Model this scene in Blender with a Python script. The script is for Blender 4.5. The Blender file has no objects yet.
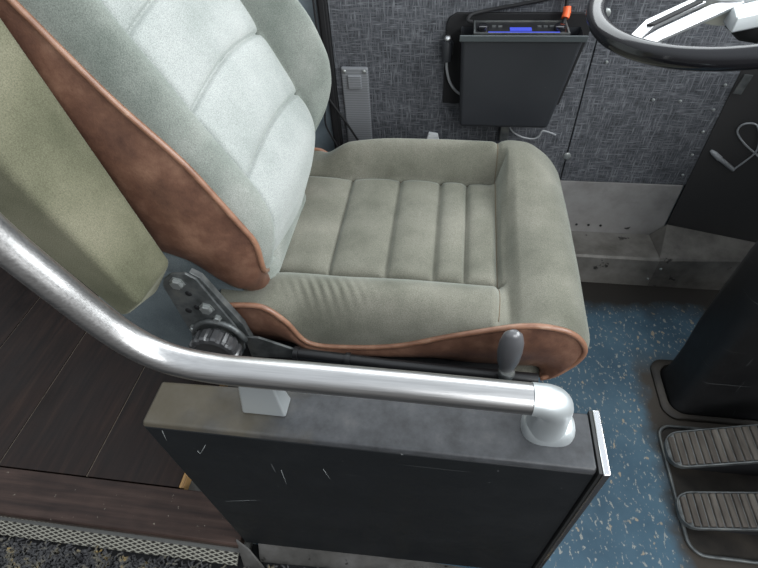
import bpy, bmesh, math, random
from mathutils import Vector, Matrix, noise
random.seed(4)
S = bpy.context.scene
COL = S.collection
PI = math.pi

# ------------------------------------------------------------------ materials
def mat(name, base, rough=.5, metal=0., sheen=0., spec=.5, coat=0.):
    m = bpy.data.materials.new(name); m.use_nodes = True
    b = m.node_tree.nodes['Principled BSDF']
    b.inputs['Base Color'].default_value = (*base, 1)
    b.inputs['Roughness'].default_value = rough
    b.inputs['Metallic'].default_value = metal
    b.inputs['Specular IOR Level'].default_value = spec
    b.inputs['Sheen Weight'].default_value = sheen
    b.inputs['Coat Weight'].default_value = coat
    return m
def nd(m, t, **kw):
    n = m.node_tree.nodes.new(t)
    for k, v in kw.items():
        if k in n.inputs: n.inputs[k].default_value = v
        else: setattr(n, k, v)
    return n
def ln(m, a, b): m.node_tree.links.new(a, b)
def bsdf(m): return m.node_tree.nodes['Principled BSDF']
def coords(m, scale=(1,1,1), rot=(0,0,0), kind='Object'):
    tc = nd(m, 'ShaderNodeTexCoord'); mp = nd(m, 'ShaderNodeMapping')
    mp.inputs['Scale'].default_value = scale; mp.inputs['Rotation'].default_value = rot
    ln(m, tc.outputs[kind], mp.inputs['Vector']); return mp.outputs['Vector']
def noise_n(m, vec, scale, detail=3, rough=.55):
    n = nd(m, 'ShaderNodeTexNoise'); n.inputs['Scale'].default_value = scale
    n.inputs['Detail'].default_value = detail; n.inputs['Roughness'].default_value = rough
    ln(m, vec, n.inputs['Vector']); return n.outputs['Fac']
def ramp(m, fac, stops):
    r = nd(m, 'ShaderNodeValToRGB'); e = r.color_ramp.elements
    while len(e) < len(stops): e.new(.5)
    for el, (p, c) in zip(e, stops):
        el.position = p; el.color = (*c, 1) if len(c) == 3 else c
    ln(m, fac, r.inputs['Fac']); return r.outputs['Color']
def mix(m, fac, a, b, mode='MIX'):
    x = nd(m, 'ShaderNodeMix', data_type='RGBA', blend_type=mode)
    for s, v in ((0, fac), (6, a), (7, b)):
        if hasattr(v, 'is_output'): ln(m, v, x.inputs[s])
        elif s == 0: x.inputs[0].default_value = v
        else: x.inputs[s].default_value = (*v, 1)
    return x.outputs[2]
def bump(m, h, strength=.3, dist=.002):
    b = nd(m, 'ShaderNodeBump'); b.inputs['Strength'].default_value = strength
    b.inputs['Distance'].default_value = dist
    ln(m, h, b.inputs['Height']); ln(m, b.outputs['Normal'], bsdf(m).inputs['Normal'])
def col(m, c): ln(m, c, bsdf(m).inputs['Base Color'])
G = lambda v: (v, v, v)

def velour(name, dark, mid, light, sheen=.3, tint=(.85, .95, .9)):
    m = mat(name, mid, .95, sheen=sheen, spec=.15)
    bsdf(m).inputs['Sheen Roughness'].default_value = .4
    bsdf(m).inputs['Sheen Tint'].default_value = (*tint, 1)
    v = coords(m)
    big = noise_n(m, v, 7, 4); fine = noise_n(m, v, 560, 2)
    c = ramp(m, big, [(.3, dark), (.5, mid), (.72, light)])
    c2 = ramp(m, fine, [(.3, G(.62)), (.7, G(1.25))])
    col(m, mix(m, .75, c, c2, 'MULTIPLY')); bump(m, fine, .35, .0015)
    return m
M = {}
M['velour'] = velour('velour', (.122, .122, .096), (.172, .169, .137), (.238, .230, .190))
M['velour_back'] = velour('velour_back', (.150, .170, .150), (.215, .234, .210), (.300, .312, .285))
M['velour_pale'] = velour('velour_pale', (.29, .315, .298), (.355, .375, .36), (.41, .425, .41))
M['velour_arm'] = velour('velour_arm', (.100, .102, .066), (.148, .146, .098), (.200, .192, .135), .15, (1, 1, .8))
M['felt'] = velour('felt', (.085, .105, .115), (.125, .15, .16), (.18, .205, .21))

m = M['leather'] = mat('leather', (.2, .07, .035), .42, spec=.45)
v = coords(m); a = noise_n(m, v, 13, 8, .68); b_ = noise_n(m, v, 260, 2)
col(m, ramp(m, a, [(.28, (.070, .034, .025)), (.5, (.140, .070, .046)), (.72, (.25, .138, .092))]))
bump(m, mix(m, .4, noise_n(m, v, 34, 4), b_), .35, .003)
m = M['piping'] = mat('piping', (.3, .12, .06), .35)
v = coords(m); col(m, ramp(m, noise_n(m, v, 40, 4), [(.3, (0.1950, 0.0943, 0.0578)), (.6, (0.2808, 0.1476, 0.0935)), (.8, (0.3900, 0.2542, 0.1785))]))

m = M['wallcarpet'] = mat('wallcarpet', (.06, .065, .075), .95, spec=.1)
h1 = noise_n(m, coords(m, (36, 1, 360)), 1, 3); h2 = noise_n(m, coords(m, (340, 1, 34)), 1, 3)
big = noise_n(m, coords(m, (1, 1, 1)), 5, 3)
mx = nd(m, 'ShaderNodeMath', operation='MAXIMUM'); ln(m, h1, mx.inputs[0]); ln(m, h2, mx.inputs[1])
c = ramp(m, mx.outputs[0], [(.38, (0.0420, 0.0441, 0.0490)), (.55, (0.0910, 0.0952, 0.1050)), (.72, (0.1890, 0.1960, 0.2100))])
col(m, mix(m, .6, c, ramp(m, big, [(.3, G(.7)), (.7, G(1.25))]), 'MULTIPLY')); bump(m, mx.outputs[0], .5, .002)

m = M['bluefloor'] = mat('bluefloor', (.05, .12, .19), .55, spec=.35)
v = coords(m, (1, 1, 1)); vs = coords(m, (115, 62, 1), (0, 0, .5))
fl = noise_n(m, vs, 1, 2.5, .6); fl2 = noise_n(m, coords(m, (60, 38, 1), (0, 0, -.3)), 1, 3)
base = ramp(m, noise_n(m, v, 6, 5), [(.3, (0.0406, 0.0850, 0.1240)), (.55, (0.0663, 0.1258, 0.1736)), (.8, (0.0936, 0.1632, 0.2108))])
c = mix(m, ramp(m, fl, [(.60, G(0)), (.65, G(.85))]), base, (.36, .36, .32))
c = mix(m, ramp(m, fl2, [(.64, G(0)), (.69, G(.85))]), c, (.40, .33, .23))
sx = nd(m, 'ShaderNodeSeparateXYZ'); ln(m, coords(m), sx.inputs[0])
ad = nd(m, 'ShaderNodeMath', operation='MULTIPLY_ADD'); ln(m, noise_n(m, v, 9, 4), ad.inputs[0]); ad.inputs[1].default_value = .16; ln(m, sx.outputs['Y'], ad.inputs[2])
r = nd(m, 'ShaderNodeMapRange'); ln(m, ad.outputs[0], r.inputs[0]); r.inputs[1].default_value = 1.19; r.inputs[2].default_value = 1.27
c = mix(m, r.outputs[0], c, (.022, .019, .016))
# worn, grimy halo around the pedal pan (wear on the vinyl itself)
ad2 = nd(m, 'ShaderNodeMath', operation='MULTIPLY_ADD'); ln(m, noise_n(m, v, 16, 4), ad2.inputs[0]); ad2.inputs[1].default_value = .09; ln(m, sx.outputs['X'], ad2.inputs[2])
r2 = nd(m, 'ShaderNodeMapRange'); ln(m, ad2.outputs[0], r2.inputs[0]); r2.inputs[1].default_value = .615; r2.inputs[2].default_value = .66
r3 = nd(m, 'ShaderNodeMapRange'); ln(m, sx.outputs['Y'], r3.inputs[0]); r3.inputs[1].default_value = 1.0; r3.inputs[2].default_value = .90
mm = nd(m, 'ShaderNodeMath', operation='MULTIPLY'); ln(m, r2.outputs[0], mm.inputs[0]); ln(m, r3.outputs[0], mm.inputs[1])
c = mix(m, mm.outputs[0], c, (.050, .042, .034))
col(m, c)

m = M['wood'] = mat('wood', (.03, .018, .014), .42, spec=.25)
g = noise_n(m, coords(m, (60, 4, 40)), 1, 5); bl = noise_n(m, coords(m), 7, 5)
c = ramp(m, g, [(.3, (.008, .005, .004)), (.55, (.016, .009, .007)), (.8, (.030, .017, .012))])
col(m, mix(m, .7, c, ramp(m, bl, [(.3, G(.6)), (.75, G(1.6))]), 'MULTIPLY'))
ln(m, ramp(m, bl, [(.3, G(.32)), (.7, G(.6))]), bsdf(m).inputs['Roughness']); bump(m, g, .15, .001)
m = M['woodnose'] = mat('woodnose', (.03, .018, .014), .45, spec=.25)
g = noise_n(m, coords(m, (4, 70, 40)), 1, 5); bl = noise_n(m, coords(m), 9, 5); sp = noise_n(m, coords(m), 90, 2)
c = ramp(m, g, [(.3, (.020, .012, .010)), (.55, (.040, .024, .019)), (.8, (.065, .042, .034))])
c = mix(m, .7, c, ramp(m, bl, [(.3, G(.6)), (.75, G(1.6))]), 'MULTIPLY')
col(m, mix(m, ramp(m, sp, [(.72, G(0)), (.76, G(.5))]), c, (.3, .27, .22))); bump(m, g, .2, .001)
m = M['plyedge'] = mat('plyedge', (.4, .24, .09), .8)
w = noise_n(m, coords(m, (300, 2, 2)), 1, 2); col(m, ramp(m, w, [(.35, (.11, .06, .025)), (.6, (.36, .21, .08))]))

def scratched(name, base, rough=.35):
    m = mat(name, base, rough, spec=.45)
    s1 = noise_n(m, coords(m, (3, 3, 180), (0, .5, 0)), 1, 2); s2 = noise_n(m, coords(m, (160, 3, 5), (0, .3, 0)), 1, 2)
    sp = noise_n(m, coords(m), 120, 2)
    k = mix(m, 1., ramp(m, s1, [(.73, G(0)), (.76, G(.35))]), ramp(m, s2, [(.74, G(0)), (.77, G(.3))]), 'ADD')
    k = mix(m, 1., k, ramp(m, sp, [(.76, G(0)), (.79, G(.5))]), 'ADD')
    col(m, mix(m, k, base, (.22, .23, .23)))
    ln(m, ramp(m, noise_n(m, coords(m), 8, 4), [(.3, G(rough - .08)), (.7, G(rough + .15))]), bsdf(m).inputs['Roughness'])
    return m
M['blackpanel'] = scratched('blackpanel', (.006, .0075, .009), .48)
m = M['paneltop'] = mat('paneltop', (.06, .06, .062), .45, spec=.4)
v = coords(m); c = ramp(m, noise_n(m, v, 22, 6, .7), [(.3, (0.0217, 0.0223, 0.0236)), (.55, (0.0465, 0.0484, 0.0521)), (.8, (0.0806, 0.0806, 0.0806))])
sx = nd(m, 'ShaderNodeSeparateXYZ'); ln(m, v, sx.inputs[0])
ad = nd(m, 'ShaderNodeMath', operation='MULTIPLY_ADD'); ln(m, noise_n(m, v, 14, 4), ad.inputs[0]); ad.inputs[1].default_value = -.35; ln(m, sx.outputs['X'], ad.inputs[2])
r = nd(m, 'ShaderNodeMapRange'); ln(m, ad.outputs[0], r.inputs[0]); r.inputs[1].default_value = -.36; r.inputs[2].default_value = -.52; r.inputs[4].default_value = .55
col(m, mix(m, r.outputs[0], c, (.105, .086, .052)))
M['black'] = mat('black', (.012, .012, .013), .4)
M['blackmatte'] = mat('blackmatte', (.013, .013, .014), .7, spec=.3)
M['blackgloss'] = mat('blackgloss', (.010, .010, .012), .14, spec=.55)
M['plastic'] = scratched('plastic', (.022, .024, .028), .45)
m = M['gasket'] = mat('gasket', (.02, .02, .02), .5)
M['alu'] = mat('alu', (.62, .63, .64), .34, .9)
m = M['brushed'] = mat('brushed', (.60, .60, .60), .30, 1.)
gr = noise_n(m, coords(m, (14, 420, 420)), 1, 3)
sp = noise_n(m, coords(m), 500, 2)
ln(m, ramp(m, gr, [(.3, G(.30)), (.7, G(.38))]), bsdf(m).inputs['Roughness'])
col(m, ramp(m, gr, [(.3, (.46, .455, .45)), (.7, (.55, .545, .54))]))
bump(m, sp, .05, .0004)
M['cast'] = mat('cast', (.62, .66, .67), .42, .75)
M['chrome'] = mat('chrome', (.8, .8, .81), .16, 1.)
m = M['steel'] = mat('steel', (.16, .17, .17), .5, .6)
v = coords(m); col(m, ramp(m, noise_n(m, v, 35, 5), [(.3, (.07, .075, .075)), (.55, (.15, .16, .16)), (.75, (.22, .22, .2))]))
m = M['bolt'] = mat('bolt', (.4, .42, .41), .4, .75)
def sheet(name, a, b, c_, metal=.35):
    m = mat(name, b, .5, metal)
    v = coords(m); c = ramp(m, noise_n(m, v, 11, 6, .65), [(.3, a), (.5, b), (.75, c_)])
    stain = noise_n(m, coords(m), 17, 4, .6)
    col(m, mix(m, ramp(m, stain, [(.66, G(0)), (.69, G(.9))]), c, (.012, .010, .009)))
    ln(m, ramp(m, noise_n(m, v, 20, 4), [(.3, G(.38)), (.7, G(.62))]), bsdf(m).inputs['Roughness'])
    return m
M['kick'] = sheet('kick', (0.2376, 0.2277, 0.2178), (0.3102, 0.3003, 0.2904), (0.3630, 0.3564, 0.3498), .1)
M['ledge'] = sheet('ledge', (0.1152, 0.1066, 0.0936), (0.1944, 0.1836, 0.1656), (0.2664, 0.2556, 0.2376), .15)
M['gusset'] = sheet('gusset', (.07, .065, .058), (.13, .122, .11), (.20, .19, .17), .15)
M['edging'] = sheet('edging', (.06, .058, .054), (.10, .096, .09), (.16, .155, .15), .3)
M['frontpanel'] = mat('frontpanel', (.038, .037, .037), .6, spec=.35)
m = M['bulkhead'] = mat('bulkhead', (.07, .09, .105), .5)
col(m, ramp(m, noise_n(m, coords(m), 16, 5), [(.3, (.11, .14, .16)), (.6, (.17, .21, .235)), (.8, (.25, .28, .29))]))
M['yellow'] = mat('yellow', (.35, .27, .08), .7)
m = M['coverplate'] = mat('coverplate', (.30, .31, .33), .45, .35)
w = nd(m, 'ShaderNodeTexWave', bands_direction='Z'); w.inputs['Scale'].default_value = 42; ln(m, coords(m), w.inputs['Vector'])
col(m, ramp(m, w.outputs['Fac'], [(0., (.22, .23, .245)), (1., (.30, .31, .325))]))
M['orange'] = mat('orange', (.85, .13, .03), .5)
M['white'] = mat('white', (.88, .90, .90), .6)
M['wire'] = mat('wire', (.28, .29, .30), .5)
m = M['screen'] = mat('screen', (.02, .02, .05), .2)
bsdf(m).inputs['Emission Color'].default_value = (.07, .11, .85, 1); bsdf(m).inputs['Emission Strength'].default_value = .8
m = M['rubber'] = mat('rubber', (.085, .073, .062), .75, spec=.25)
col(m, ramp(m, noise_n(m, coords(m, (70, 8, 8)), 1, 4), [(.3, (0.0540, 0.0454, 0.0389)), (.55, (0.1152, 0.1008, 0.0864)), (.8, (0.1800, 0.1620, 0.1404))]))
m = M['pan'] = mat('pan', (.02, .018, .016), .5, .3)
col(m, ramp(m, noise_n(m, coords(m), 14, 5), [(.3, (.012, .011, .010)), (.7, (.05, .042, .034))]))
m = M['boot'] = scratched('boot', (.0085, .0085, .009), .45)
m = M['mesh'] = mat('mesh', (.3, .29, .25), .5, .4)
w1 = nd(m, 'ShaderNodeTexWave', bands_direction='DIAGONAL'); w1.inputs['Scale'].default_value = 26; ln(m, coords(m, (1, 3, 0)), w1.inputs['Vector'])
w2 = nd(m, 'ShaderNodeTexWave', bands_direction='DIAGONAL'); w2.inputs['Scale'].default_value = 26; ln(m, coords(m, (1, -3, 0)), w2.inputs['Vector'])
mx = nd(m, 'ShaderNodeMath', operation='MAXIMUM'); ln(m, w1.outputs['Fac'], mx.inputs[0]); ln(m, w2.outputs['Fac'], mx.inputs[1])
col(m, ramp(m, mx.outputs[0], [(.55, (.05, .046, .04)), (.9, (.34, .33, .28))])); bump(m, mx.outputs[0], .8, .004)
m = M['pile'] = mat('pile', (.03, .032, .036), .9, spec=.1)
col(m, ramp(m, noise_n(m, coords(m), 28, 3), [(.3, (.026, .026, .028)), (.52, (.07, .07, .072)), (.60, (.13, .12, .095)), (.68, (.32, .22, .08))]))
M['subfloor'] = mat('subfloor', (.10, .10, .095), .7)

# ------------------------------------------------------------------ helpers
def finish(name, bm, m, parent=None, smooth=True, angle=None, bevel=0., seg=3):
    bmesh.ops.recalc_face_normals(bm, faces=bm.faces[:])
    me = bpy.data.meshes.new(name); bm.to_mesh(me); bm.free()
    me.materials.append(M[m] if isinstance(m, str) else m)
    for p in me.polygons: p.use_smooth = smooth
    o = bpy.data.objects.new(name, me); COL.objects.link(o)
    if parent:
        o.parent = parent
        o.matrix_parent_inverse = Matrix.Translation(parent.location).inverted()
    if bevel:
        b = o.modifiers.new('bevel', 'BEVEL'); b.width = bevel; b.segments = seg; b.limit_method = 'ANGLE'; b.angle_limit = math.radians(35)
        b.harden_normals = True
    elif angle:
        me.set_sharp_from_angle(angle=math.radians(angle))
    return o
def tag(o, label=None, cat=None, group=None, kind=None):
    if label: o['label'] = label
    if cat: o['category'] = cat
    if group: o['group'] = group
    if kind: o['kind'] = kind
    return o
def thing(name, label, cat, loc=(0, 0, 0), group=None):
    o = bpy.data.objects.new(name, None); COL.objects.link(o); o.location = loc; o.empty_display_size = .05
    return tag(o, label, cat, group)
def box(bm, x0, x1, y0, y1, z0, z1):
    v = [bm.verts.new((x, y, z)) for x in (x0, x1) for y in (y0, y1) for z in (z0, z1)]
    for f in ((0, 1, 3, 2), (4, 6, 7, 5), (0, 4, 5, 1), (2, 3, 7, 6), (0, 2, 6, 4), (1, 5, 7, 3)):
        bm.faces.new([v[i] for i in f])
def hexa(bm, lo, hi):
    """solid between two quads of 4 points each"""
    a = [bm.verts.new(p) for p in lo]; b = [bm.verts.new(p) for p in hi]
    bm.faces.new(a[::-1]); bm.faces.new(b)
    for i in range(4): bm.faces.new((a[i], a[(i + 1) % 4], b[(i + 1) % 4], b[i]))
def prism(bm, pts, off):
    off = Vector(off); a = [bm.verts.new(p) for p in pts]; b = [bm.verts.new(Vector(p) + off) for p in pts]
    n = len(pts); bm.faces.new(a[::-1]); bm.faces.new(b)
    for i in range(n): bm.faces.new((a[i], a[(i + 1) % n], b[(i + 1) % n], b[i]))
def tube(bm, pts, r, n=12, closed=False):
    pts = [Vector(p) for p in pts]; N = len(pts)
    rs = r if isinstance(r, (list, tuple)) else [r] * N
    tang = []
    for i in range(N):
        a = pts[(i - 1) % N] if (closed or i > 0) else pts[i]; b = pts[(i + 1) % N] if (closed or i < N - 1) else pts[i]
        tang.append((b - a).normalized())
    up = tang[0].orthogonal().normalized(); rings = []
    for i in range(N):
        up = (up - tang[i] * up.dot(tang[i])).normalized(); s = tang[i].cross(up)
        rings.append([bm.verts.new(pts[i] + (up * math.cos(2 * PI * k / n) + s * math.sin(2 * PI * k / n)) * rs[i]) for k in range(n)])
    for i in range(N if closed else N - 1):
        A, B = rings[i], rings[(i + 1) % N]; sh = 0
        if closed and i == N - 1:
            sh = min(range(n), key=lambda k: (A[0].co - B[k].co).length)
        for k in range(n): bm.faces.new((A[k], A[(k + 1) % n], B[(k + 1 + sh) % n], B[(k + sh) % n]))
    if not closed:
        bm.faces.new(rings[0][::-1]); bm.faces.new(rings[-1])
def lathe(bm, prof, origin, axis, n=32, mod=None):
    """prof: (radius, distance along axis)"""
    axis = Vector(axis).normalized(); u = axis.orthogonal().normalized(); w = axis.cross(u); o = Vector(origin); rings = []
    for r, h in prof:
        ring = []
        for k in range(n):
            a = 2 * PI * k / n; rr = r * (mod(a, r) if mod else 1)
            ring.append(bm.verts.new(o + axis * h + (u * math.cos(a) + w * math.sin(a)) * rr))
        rings.append(ring)
    for A, B in zip(rings, rings[1:]):
        for k in range(n): bm.faces.new((A[k], A[(k + 1) % n], B[(k + 1) % n], B[k]))
    bm.faces.new(rings[0][::-1]); bm.faces.new(rings[-1])
def cr(P, u):
    """Catmull-Rom over list of tuples, u in knots"""
    n = len(P); i = min(max(int(math.floor(u)), 0), n - 2); t = u - i
    p0 = P[max(i - 1, 0)]; p1 = P[i]; p2 = P[i + 1]; p3 = P[min(i + 2, n - 1)]
    return tuple(.5 * ((2 * b) + (c - a) * t + (2 * a - 5 * b + 4 * c - d) * t * t + (-a + 3 * b - 3 * c + d) * t ** 3) for a, b, c, d in zip(p0, p1, p2, p3))
def smooth_path(P, per=8, closed=False):
    P = [tuple(p) for p in P]
    if closed:
        Q = [P[-1]] + P + [P[0], P[1]]
        return [cr(Q, 1 + i / per) for i in range(per * len(P))]
    return [cr(P, i / per) for i in range(per * (len(P) - 1) + 1)]
def grid(bm, rows):
    V = [[bm.verts.new(p) for p in r] for r in rows]
    for A, B in zip(V, V[1:]):
        for i in range(len(A) - 1): bm.faces.new((A[i], A[i + 1], B[i + 1], B[i]))
    return V
def lerp(a, b, t): return a + (b - a) * t
def sst(a, b, x):
    t = min(max((x - a) / (b - a), 0), 1); return t * t * (3 - 2 * t)
def interp(T, x):
    """smooth curve through (x, value) pairs"""
    if x <= T[0][0]: return T[0][1]
    if x >= T[-1][0]: return T[-1][1]
    for i in range(len(T) - 1):
        if x <= T[i + 1][0]: break
    sl = [(b[1] - a[1]) / (b[0] - a[0]) for a, b in zip(T, T[1:])]
    def tan(k):
        if k == 0: return sl[0]
        if k == len(T) - 1: return sl[-1]
        return 0 if sl[k - 1] * sl[k] <= 0 else 2 * sl[k - 1] * sl[k] / (sl[k - 1] + sl[k])
    h = T[i + 1][0] - T[i][0]; q = (x - T[i][0]) / h
    return (2 * q**3 - 3 * q**2 + 1) * T[i][1] + (q**3 - 2 * q**2 + q) * h * tan(i) + (3 * q**2 - 2 * q**3) * T[i + 1][1] + (q**3 - q**2) * h * tan(i + 1)

# ------------------------------------------------------------------ camera
cam = bpy.data.cameras.new('camera'); cam.sensor_width = 36; cam.lens = 500 / 758 * 36; cam.clip_start = .02
co = bpy.data.objects.new('camera', cam); COL.objects.link(co)
right = Vector((.98984, .13110, -.04681)); fwd = Vector((-.12297, .67200, -.73027))
fwd.normalize(); right = (right - fwd * right.dot(fwd)).normalized(); up = right.cross(fwd)
co.matrix_world = Matrix(((right.x, up.x, -fwd.x, 0), (right.y, up.y, -fwd.y, 0), (right.z, up.z, -fwd.z, 1.30), (0, 0, 0, 1)))
S.camera = co

# ------------------------------------------------------------------ setting
def structure(name, bm, m, **k):
    o = finish(name, bm, m, **k); o['kind'] = 'structure'; return o
WY = 1.41
bm = bmesh.new(); box(bm, -.43, 1.9, .33, 1.60, -.06, 0); structure('floor', bm, 'bluefloor', smooth=False)
# raised rear platform: planks with open joints, plus grey subfloor in the gap beside the black panel
fr = bm = bmesh.new()
xs = [-2.2, -1.96, -1.70, -1.437, -1.178, -.912, -.648]
for a, b in zip(xs, xs[1:]):
    hexa(bm, [(a + .0015, .424, -.03), (b - .0015, .424, -.03), (b - .0015, 1.6, -.03), (a + .0015, 1.6, -.03)],
         [(a + .0015, .424, .002), (b - .0015, .424, .002), (b - .0015, 1.6, .002), (a + .0015, 1.6, .002)])
floor_rear = structure('floor_rear', bm, 'wood', smooth=False, bevel=.0012, seg=1)
bm = bmesh.new(); box(bm, -.6479, -.636, .424, 1.3, -.03, .0015); finish('plywood_edge', bm, 'plyedge', floor_rear, smooth=False)
bm = bmesh.new(); box(bm, -2.2, -.431, .30, 1.6, -.09, -.031); finish('subfloor', bm, 'subfloor', floor_rear, smooth=False)
bm = bmesh.new()
for x in xs[1:-1]: box(bm, x - .0014, x + .0014, .424, 1.3, -.03, -.0005)
finish('joint_filler', bm, mat('joint', (.16, .13, .10), .8), floor_rear, smooth=False)
bm = bmesh.new()
prism(bm, [(-2.2, .312, -.026), (-2.2, .305, -.018), (-2.2, .305, .003), (-2.2, .310, .008), (-2.2, .42, .006), (-2.2, .42, -.026)], (2.2 - .441, 0, 0))
structure('trim_1', bm, 'woodnose', smooth=False, bevel=.002, seg=2)
bm = bmesh.new()
hexa(bm, [(-2.2, .312, -.0265), (-.452, .320, -.0265), (-.452, .275, -.050), (-2.2, .262, -.050)],
     [(-2.2, .312, -.030), (-.452, .320, -.030), (-.452, .275, -.056), (-2.2, .262, -.056)])
structure('trim_2', bm, 'mesh', smooth=False)
bm = bmesh.new(); box(bm, -2.4, 1.9, -.9, .335, -.12, -.062); structure('floor_aisle', bm, 'blackmatte', smooth=False)
# metal step edging below the black panel
bm = bmesh.new(); prism(bm, [(-.40, .345, -.002), (-.40, .345, -.030), (-.40, .296, -.060), (-.40, .290, -.057), (-.40, .318, -.002)], (.70, .03, 0))
structure('trim_3', bm, 'edging', smooth=False, bevel=.002, seg=2)

# left wall: carpeted panels above, bulkhead behind, kick panel and ledge below
wall = structure('wall_left', (lambda b: (box(b, -2.4, 2.2, WY + .012, WY + .06, -.06, .98), b)[1])(bmesh.new()), 'bulkhead', smooth=False)
def panel(x0, x1, z0, z1, name='carpet_panel'):
    b = bmesh.new(); box(b, x0, x1, WY, WY + .0119, z0, z1); return finish(name, b, 'wallcarpet', wall, bevel=.002, seg=2)
panel(-.345, .3585, .318, .98); panel(.3615, .742, .318, .98)
b = bmesh.new(); box(b, -.372, -.346, WY - .012, WY + .0119, .10, .98); box(b, -.366, -.352, WY - .018, WY - .0121, .10, .98); finish('edge_channel', b, 'blackmatte', wall, bevel=.002, seg=2)
def screw(x, z, r=.006, m='bolt', y=WY, name='screw'):
    b = bmesh.new(); lathe(b, [(r, 0), (r, .0015), (r * .7, .0032), (r * .2, .0036)], (x, y, z), (0, -1, 0), 14); return finish(name, b, m, wall, angle=40)
for x, z in ((.365, .822), (.362, .41)): screw(x, z, .0115)
for x, z in ((.552, .597), (.623, .595), (.719, .642), (.719, .571), (.719, .503), (.719, .427), (.719, .356), (.40, .70)): screw(x, z, .0045)
for x, z in ((-.386, .754), (-.384, .725), (-.382, .70)): screw(x, z, .005, 'yellow', WY + .012)
bm = bmesh.new(); box(bm, -.34, .735, WY - .003, WY + .0119, .1105, .3175); bl = structure('baseboard_left', bm, 'kick', smooth=False, bevel=.001, seg=1)
for x in (.452, .492, .532):
    b = bmesh.new(); lathe(b, [(.0045, 0), (.004, .002)], (x, WY - .003, .142), (0, -1, 0), 10); finish('rivet', b, 'blackmatte', bl)
# ledge (step box along the wall) and its sloping corner gusset
bm = bmesh.new()
prof = [(1.268, .0), (1.268, .118), (1.274, .126), (WY - .003, .112), (WY - .003, .0)]
prism(bm, [(-.34, y, z) for y, z in prof], (1.08, 0, 0))
ledge = structure('trim_4', bm, 'ledge', smooth=False, bevel=.0015, seg=2)
bm = bmesh.new()
gt = [(.700, 1.2675, .119), (1.10, 1.2675, .150), (1.05, 1.325, .157), (.741, 1.4045, .162), (.70, 1.4045, .1145)]
gv = [bm.verts.new(p) for p in gt]; gb = [bm.verts.new((p[0], p[1], .001)) for p in gt]; gm = bm.verts.new((.70, 1.274, .1268))
bm.faces.new((gv[0], gv[1], gm)); bm.faces.new((gm, gv[1], gv[2], gv[3])); bm.faces.new((gm, gv[3], gv[4])); bm.faces.new((gv[0], gm, gv[4], gb[4], gb[0]))
for i in range(4): bm.faces.new((gv[i], gv[i + 1], gb[i + 1], gb[i]))
finish('corner_gusset', bm, 'gusset', ledge, smooth=False)
for x, y, z, ax in ((.715, 1.268, .085, (0, -1, 0)), (.69, 1.268, .035, (0, -1, 0)), (.712, 1.295, .1247, (0, 0, 1))):
    b = bmesh.new(); lathe(b, [(.005, 0), (.004, .003)], (x, y, z), ax, 10); finish('screw', b, 'bolt', ledge)
# dark front bulkhead running forward and outward from the corner
bm = bmesh.new(); d = Vector((.245, -.065, 0)); nn = Vector((.065, .245, 0)).normalized() * .03
a = Vector((.742, 1.409, 0)); e = a + d * 3.6
hexa(bm, [a, e, e + nn, a + nn], [p + Vector((0, 0, .98)) for p in (a, e, e + nn, a + nn)])
front = structure('wall_front', bm, 'frontpanel', smooth=False)
dn = d.normalized(); out = Vector((-.065, -.245, 0)).normalized()
def onfront(s, z, off=0): return a + dn * s + Vector((0, 0, z)) + out * off
bm = bmesh.new()
hexa(bm, [onfront(.004, .622, .0005), onfront(.024, .622, .0005), onfront(.030, .674, .0005), onfront(.010, .674, .0005)],
     [onfront(.004, .622, .005), onfront(.024, .622, .005), onfront(.030, .674, .005), onfront(.010, .674, .005)])
tag(finish('label_plate', bm, 'steel', smooth=False), 'small dull grey plate fixed at the top of the dark front bulkhead', 'plate')
t = thing('loose_wire', 'thin grey wire with tube connector hanging on the dark front bulkhead', 'wire', tuple(onfront(.02, .44)))
bm = bmesh.new(); tube(bm, smooth_path([onfront(.098, .402, .006), onfront(.115, .44, .01), onfront(.125, .475, .012), onfront(.112, .52, .014), onfront(.09, .55, .014), onfront(.062, .545, .012), onfront(.058, .52, .01), onfront(.09, .487, .008), onfront(.14, .455, .008)]), .0026, 8); finish('wire', bm, 'wire', t)
bm = bmesh.new(); P = [onfront(.018, .452, .008), onfront(.03, .444, .008), onfront(.05, .43, .008), onfront(.052, .429, .008), onfront(.098, .402, .008)]
tube(bm, P, [.004, .0075, .0085, .0065, .0065], 10); finish('connector', bm, 'wire', t)
# unseen dashboard added ahead of the driver to shade the pedals
bm = bmesh.new(); hexa(bm, [(.84, .05, .72), (1.5, .05, .66), (1.5, 1.20, .66), (.84, 1.20, .72)], [(.84, .05, .92), (1.5, .05, 1.0), (1.5, 1.20, 1.0), (.84, 1.20, .92)])
structure('trim_5', bm, 'blackmatte', bevel=.03)

# ------------------------------------------------------------------ driver seat
seat = thing('driver_seat', 'grey-green velour driver seat with brown leather sides and raised armrest', 'seat', (-.1, .91, 0))
NEAR = [(-.452, .53), (-.40, .538), (-.355, .535), (-.317, .495), (-.276, .425), (-.18, .422), (-.078, .442), (.02, .485), (.11, .52), (.155, .535), (.20, .539), (.245, .528), (.275, .503), (.289, .465), (.272, .415), (.223, .365), (.10, .355)]
MID = [(-.47, .50), (-.40, .50), (-.34, .50), (-.30, .50), (-.26, .50), (-.18, .50), (-.08, .50), (.02, .499), (.118, .496), (.165, .525), (.21, .538), (.255, .530), (.290, .500), (.306, .455), (.295, .40), (.24, .355), (.10, .345)]
Y0, Y1 = .62, 1.195; NS, NT = 340, 220
FL = [-.418, -.253, -.124, -.018, .050, .124]
def fardrop(k): return .07 * sst(6.5, 8.5, k) * sst(15.5, 13.2, k)
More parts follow.
